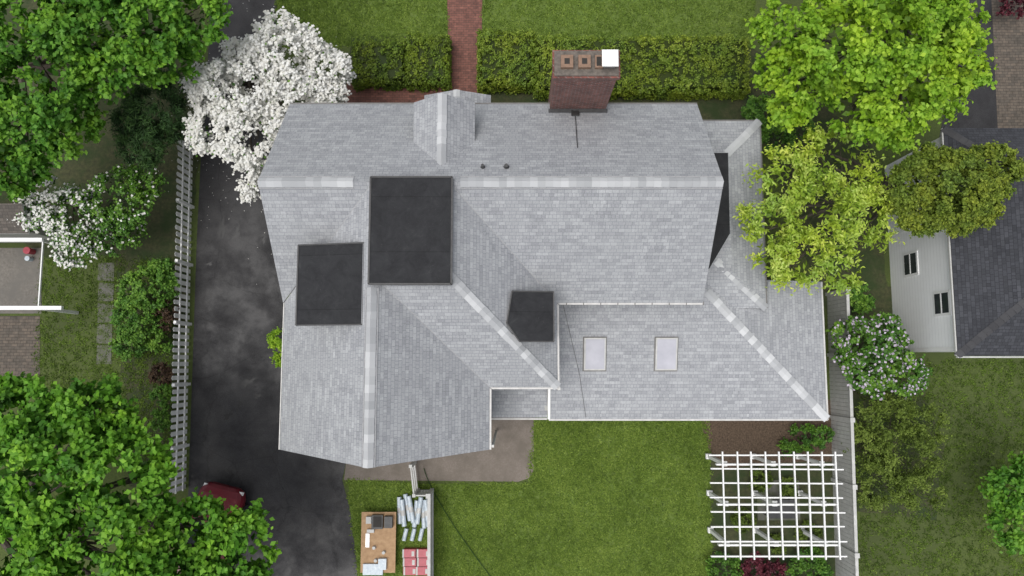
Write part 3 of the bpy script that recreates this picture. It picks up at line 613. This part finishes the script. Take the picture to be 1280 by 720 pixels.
def board_fence(a,b,h,name,mat='white_old',sp=.15):
    mb=MB(); a=Vector((*a,0)); b=Vector((*b,0)); L=(b-a).length; d=(b-a)/L; n=int(L/sp); off=Vector((d.y,-d.x,0))
    for i in range(n):
        p=a+d*(sp*(i+.5))+off*random.uniform(-.004,.004); mb.beam(p,p+Vector((0,0,h+random.uniform(-.01,.01))),sp*.94,.022,0,up=tuple(off))
    mb.beam(a+Vector((0,0,h+.02)),b+Vector((0,0,h+.02)),.11,.04,0)
    for z in (.3,h-.25): mb.beam(a-off*.035+Vector((0,0,z)),b-off*.035+Vector((0,0,z)),.045,.09,0)
    m_=int(L/2.4)
    for i in range(m_+1):
        p=a+d*(L*i/m_); mb.beam(p+off*.02,p+off*.02+Vector((0,0,h+.1)),.13,.13,0,up=tuple(off)); mb.beam(p+off*.02+Vector((0,0,h+.1)),p+off*.02+Vector((0,0,h+.14)),.17,.17,0,up=tuple(off))
    mb.obj(name,[mat])
board_fence(S(1034,368),S(1046,760),1.75,'board_fence')
board_fence(S(541,612),S(541,770),1.3,'garden_fence','white_old')
mb=MB(); a=S(519,577); b=S(523,612)
mb.beam((*a,.0),(*a,1.35),.12,.12); mb.beam((*b,0),(*b,1.35),.12,.12)
for z in (.25,.75,1.25): mb.beam((*a,z),(*b,z),.05,.12)
c=S(541,612); 
for z in (.25,1.25): mb.beam((*b,z),(*c,z),.05,.12)
for i in range(6):
    q=Vector((*b,0)).lerp(Vector((*c,0)),i/5); mb.beam(q,q+Vector((0,0,1.28)),.09,.02,0)
mb.obj('garden_gate',['white_old'])
# ---------------------------------------------------------------- PERGOLA
mb=MB(); z=2.45
xa,ya=S(886,568,z); xb,yb=S(1056,694,z)
n=8
for i in range(n):
    y=ya+(yb-ya)*i/(n-1)+random.uniform(-.02,.02)
    mb.beam((xa+random.uniform(-.05,.03),y,z+.09),(xb+random.uniform(-.03,.05),y+random.uniform(-.04,.04),z+.09),.045,.10)
for i in range(9):
    x=xa+.45+(xb-xa-.7)*i/8+random.uniform(-.02,.02)
    mb.beam((x,ya+.12,z+.19),(x+random.uniform(-.03,.03),yb-.1,z+.19),.045,.07)
for y in (ya-.35,(ya+yb)/2,yb+.35): mb.beam((xa+.25,y,z-.03),(xb-.2,y,z-.03),.06,.17)
for x in (xa+.6,(xa+xb)/2,xb-.6):
    for y in (ya-.35,(ya+yb)/2,yb+.35):
        mb.beam((x,y,0),(x,y,z-.11),.12,.12); mb.box(x-.10,x+.10,y-.10,y+.10,0,.2); mb.box(x-.09,x+.09,y-.09,y+.09,z-.22,z-.14)
mb.obj('pergola',['white'])
# ---------------------------------------------------------------- NEIGHBOUR HOUSE (right)
nb=empty('white_clapboard_house',(20,4,0))
r=MB(); ez=4.25; x0=15.02; y0=.3; ys=8.2; x1=27; hw=(ys-y0)/2; kk=.55; rz=ez+kk*hw
slope_face(r,[(x0,y0,ez),(x0,ys,ez),(x0+hw,y0+hw,rz)],(0,1,0),edges=(0,))
slope_face(r,[(x0,y0,ez),(x1,y0,ez),(x1,y0+hw,rz),(x0+hw,y0+hw,rz)],(1,0,0),edges=(0,))
slope_face(r,[(x0,ys,ez),(x1,ys,ez),(x1,y0+hw,rz),(x0+hw,y0+hw,rz)],(1,0,0),edges=(0,))
r.obj('roof',['shingle_dark','edge'],nb)
r=MB(); cap(r,(x0,y0,ez),(x0+hw,y0+hw,rz),.13,.06); cap(r,(x0,ys,ez),(x0+hw,y0+hw,rz),.13,.06); cap(r,(x1,y0+hw,rz),(x0+hw,y0+hw,rz),.13,.08); r.obj('ridge_caps',['cap_dark'],nb)
r=MB(); r.box(15.12,26.8,y0+.2,ys-.2,0,ez); r.box(15.10,15.24,y0+.18,y0+.32,0,ez-.01,1)
r.obj('walls',['siding_white','white'],nb)
r=MB(); window(r,(15.12,3.8,1.55),.75,.8,'x',-1); window(r,(15.12,2.15,3.4),.7,.8,'x',-1); window(r,(15.12,5.6,1.55),.8,.8,'x',-1); r.obj('windows',['siding','white','glass'],nb)
r=MB(); r.beam((x0-.02,y0,ez-.05),(x0-.02,ys,ez-.05),.05,.08); r.beam((x0,y0-.04,ez-.05),(x1,y0-.04,ez-.05),.05,.1); r.obj('gutters',['white_old'],nb)
# ---------------------------------------------------------------- LEFT NEIGHBOUR
lg=empty('neighbour_carport',(*S(0,345),0))
zr=2.5
r=MB(); A=S(-120,300,zr); B=S(48,385,zr)
r.beam((A[0],A[1],zr),(B[0],A[1],zr),.14,.14,0); r.beam((A[0],B[1],zr),(S(78,385,zr)[0],B[1],zr),.14,.14,0); r.beam((B[0],A[1],zr-.02),(B[0],B[1],zr-.02),.04,.08,0)
for x in (B[0]-.05,A[0]): 
    for y in (A[1],B[1]): r.beam((x,y,0),(x,y,zr),.12,.12,0)
r.obj('white_frame',['white'],lg)
P=SP([(-80,310),(52,310),(52,392),(-80,392)]); r=MB(); r.face([(x,y,.02) for x,y in P],0); r.obj('floor_slab',['deck'],lg)
r=MB(); P0=S(-120,258,2.6); P1=S(36,292,2.6)
slope_face(r,[(P0[0],P1[1],2.6),(P1[0],P1[1],2.6),(P1[0],P0[1],3.1),(P0[0],P0[1],3.1)],(1,0,0),edges=(0,1)); r.obj('roof',['shingle_brown','white'],lg)
r=MB(); r.box(P0[0],P1[0]-.1,P1[1]+.1,P0[1]-.1,0,2.6); r.obj('walls',['siding'],lg)
mb=MB(); a=S(42,315); mb.cyl((a[0],a[1],0.02),(a[0],a[1],.4),.11,.14,12,0); mb.cyl((a[0],a[1],.4),(a[0],a[1],.44),.15,.14,12,0); mb.cyl((a[0]-.05,a[1]-.3,0.02),(a[0]-.05,a[1]-.3,.3),.09,.1,12,1); mb.obj('red_bucket',['redpack','bluepack'])
# ---------------------------------------------------------------- RED CAR
def car(name,cx,cy,rot):
    e=empty(name,(cx,cy,0)); Rm=Matrix.Translation((cx,cy,0))@Matrix.Rotation(rot,4,'Z')
    def tr(p): return Rm@Vector(p)
    st=[(-2.25,.70,.35,.72),(-2.15,.82,.25,.90),(-1.6,.90,.22,.98),(-.9,.92,.22,.97),(.4,.92,.22,.95),(1.2,.90,.22,.90),(1.9,.86,.24,.80),(2.12,.78,.28,.72),(2.22,.62,.34,.62)]
    mb=MB(); rings=[]
    for y,w,z0,z1 in st:
        rings.append([tr(p) for p in ((-w+.08,y,z0),(-w,y,z0+.15),(-w,y,z1-.18),(-w+.06,y,z1-.05),(-w+.2,y,z1),(0,y,z1+.03),(w-.2,y,z1),(w-.06,y,z1-.05),(w,y,z1-.18),(w,y,z0+.15),(w-.08,y,z0))])
    for i in range(len(rings)-1):
        for j in range(11):
            k2=(j+1)%11; mb.face([rings[i][j],rings[i][k2],rings[i+1][k2],rings[i+1][j]],0)
    mb.face(rings[0],0); mb.face(rings[-1][::-1],0); mb.obj('body',['carred'],e,False)
    mb=MB(); cb=[(-1.95,.74,.95),(-1.45,.66,1.38),(-.1,.66,1.42),(.85,.78,.95)]
    rg=[[tr((-w,y,min(z,.93))),tr((-w,y,z)),tr((w,y,z)),tr((w,y,.93))] for y,w,z in cb]
    for i in range(3):
        a,b=rg[i],rg[i+1]
        mb.face([a[1],a[2],b[2],b[1]],0 if i==1 else 1)
        mb.face([a[0],a[1],b[1],b[0]],1); mb.face([a[2],a[3],b[3],b[2]],1)
    mb.obj('cabin',['carred','glass'],e)
    mb=MB()
    for x in (-.86,.86):
        for y in (-1.4,1.35): mb.cyl(tr((x-.1,y,.33)),tr((x+.1,y,.33)),.33,.33,18,0); mb.cyl(tr((x-.108,y,.33)),tr((x+.108,y,.33)),.2,.2,12,1)
    mb.obj('wheels',['tire','metal'],e)
    mb=MB()
    for x in (-.6,.6): mb.hexa([tr(p) for p in ((x-.18,-2.28,.62),(x+.18,-2.28,.62),(x-.18,-2.1,.62),(x+.18,-2.1,.62),(x-.18,-2.26,.8),(x+.18,-2.26,.8),(x-.18,-2.1,.86),(x+.18,-2.1,.86))],0); mb.cyl(tr((x*1.15,2.0,.60)),tr((x*1.15,2.16,.58)),.1,.1,10,1)
    for y in (.95,1.25): mb.beam(tr((-.68,y,.955)),tr((.68,y,.955)),.03,.02,2)
    for x in (-1.0,1.0): mb.hexa([tr((x+a_,.6+b_,.92+c_)) for c_ in (0,.12) for b_ in (-.06,.06) for a_ in (-.09,.09)],2)
    mb.obj('lamps_and_mirrors',['redpack','white','flash'],e)
a=S(268,676); car('parked_car',a[0],a[1],math.radians(-14))
# ---------------------------------------------------------------- ROOFING SUPPLIES
z=.45; a=S(452,640,z); b=S(494,716,z)
mb=MB(); mb.box(a[0],b[0],b[1],a[1],z-.02,z,0)
for x in (a[0]+.3,b[0]-.3):
    mb.box(x-.05,x+.05,b[1]+.1,a[1]-.1,z-.12,z-.02,0)
    for y in (b[1]+.3,a[1]-.3): mb.beam((x,y,0),(x,y,z-.12),.08,.08,0)
mb.obj('plywood_table',['plywood'])
mb=MB()
def tub(px,py,w,h,hh,mi):
    X,Y=S(px,py,z+.1); mb.box(X-w/2,X+w/2,Y-h/2,Y+h/2,z+.002,z+hh,mi)
tub(472,652,.42,.5,.22,1); tub(486,652,.3,.42,.25,1); tub(461,650,.2,.25,.16,0); tub(463,664,.28,.12,.1,0); tub(459,676,.14,.5,.05,2)
X,Y=S(472,652,z+.2); mb.box(X-.16,X+.16,Y-.2,Y+.2,z+.222,z+.224,3)
for px_,py_ in ((468,684),(480,690),(470,700)): 
    X,Y=S(px_,py_,z); mb.cyl((X,Y,z),(X,Y,z+.14),.07,.06,10,0)
tub(466,712,.75,.4,.1,4); tub(478,705,.3,.4,.16,4)
mb.obj('tool_boxes',['white_old','flash','metal','dark','bluepack'])
mb=MB()
for i in range(8):
    px_=499+i*5.0; X,Y=S(px_,640+random.uniform(-6,8),.2); zz=.09+(.16 if i%2 else 0); a_=random.uniform(-.12,.12)
    mb.cyl((X-a_,Y-.5,zz),(X+a_,Y+.5,zz),.09,.09,12,0); mb.cyl((X+a_,Y+.495,zz),(X+a_*1.01,Y+.505,zz),.04,.04,8,1); mb.cyl((X-a_*.2,Y-.1,zz),(X+a_*.2,Y+.1,zz),.0925,.0925,12,2)
for i in range(3):
    X,Y=S(506+i*10,668,.2); mb.cyl((X-.05,Y-.25,.1),(X+.05,Y+.2,.1),.08,.08,12,0)
mb.obj('underlayment_rolls',['bluepack','dark','white_old'],None,False)
mb=MB()
for j in range(2):
    for i in range(3):
        for l in range(3):
            X,Y=S(520+ (j*17-8),692+i*11,.3); X+=random.uniform(-.03,.03)
            mb.box(X-.25,X+.25,Y-.15,Y+.15,l*.1,l*.1+.09,0)
            if l==2: mb.box(X-.25,X-.19,Y-.152,Y+.152,l*.1+.001,l*.1+.094,1); mb.box(X+.1,X+.2,Y-.1,Y+.08,l*.1+.001,l*.1+.094,1)
mb.obj('shingle_bundles',['redpack','white_old'])
mb=MB(); pr=None
for i in range(30):
    t=i/29; p=Vector((*S(530+95*t,585+150*t**.8,0),.07)); 
    if pr: mb.cyl(pr,p,.014,.014,5,0,caps=False)
    pr=p
mb.obj('garden_hose',['leaf_conifer'])
# ---------------------------------------------------------------- LIGHT + CAMERA
w=bpy.data.worlds.new('World'); scn.world=w; w.use_nodes=True; nt=w.node_tree
bg=nt.nodes['Background']; sky=nt.nodes.new('ShaderNodeTexSky'); sky.sky_type='NISHITA'; sky.sun_disc=False
SE=math.radians(74); SA=math.radians(236)
sky.sun_elevation=SE; sky.sun_rotation=SA; sky.dust_density=4; sky.air_density=1.0
hs=nt.nodes.new('ShaderNodeHueSaturation'); hs.inputs['Saturation'].default_value=.3
nt.links.new(sky.outputs[0],hs.inputs['Color']); nt.links.new(hs.outputs[0],bg.inputs[0]); bg.inputs[1].default_value=.15
sl=bpy.data.lights.new('sun','SUN'); sl.energy=1.5; sl.angle=math.radians(40); sl.color=(1,.98,.94)
so=bpy.data.objects.new('sun',sl); so.location=(0,-10,30); COL.objects.link(so)
d=Vector((math.sin(SA)*math.cos(SE),math.cos(SA)*math.cos(SE),math.sin(SE)))
so.rotation_euler=d.to_track_quat('Z','Y').to_euler()
scn.view_settings.view_transform='Standard'; scn.view_settings.look='None'; scn.view_settings.exposure=0
cam=bpy.data.cameras.new('camera'); cam.sensor_width=36; cam.lens=F/1280*36; cam.clip_end=1000
co=bpy.data.objects.new('camera',cam); co.location=(0,0,H); co.rotation_euler=(T,0,0); COL.objects.link(co); scn.camera=co
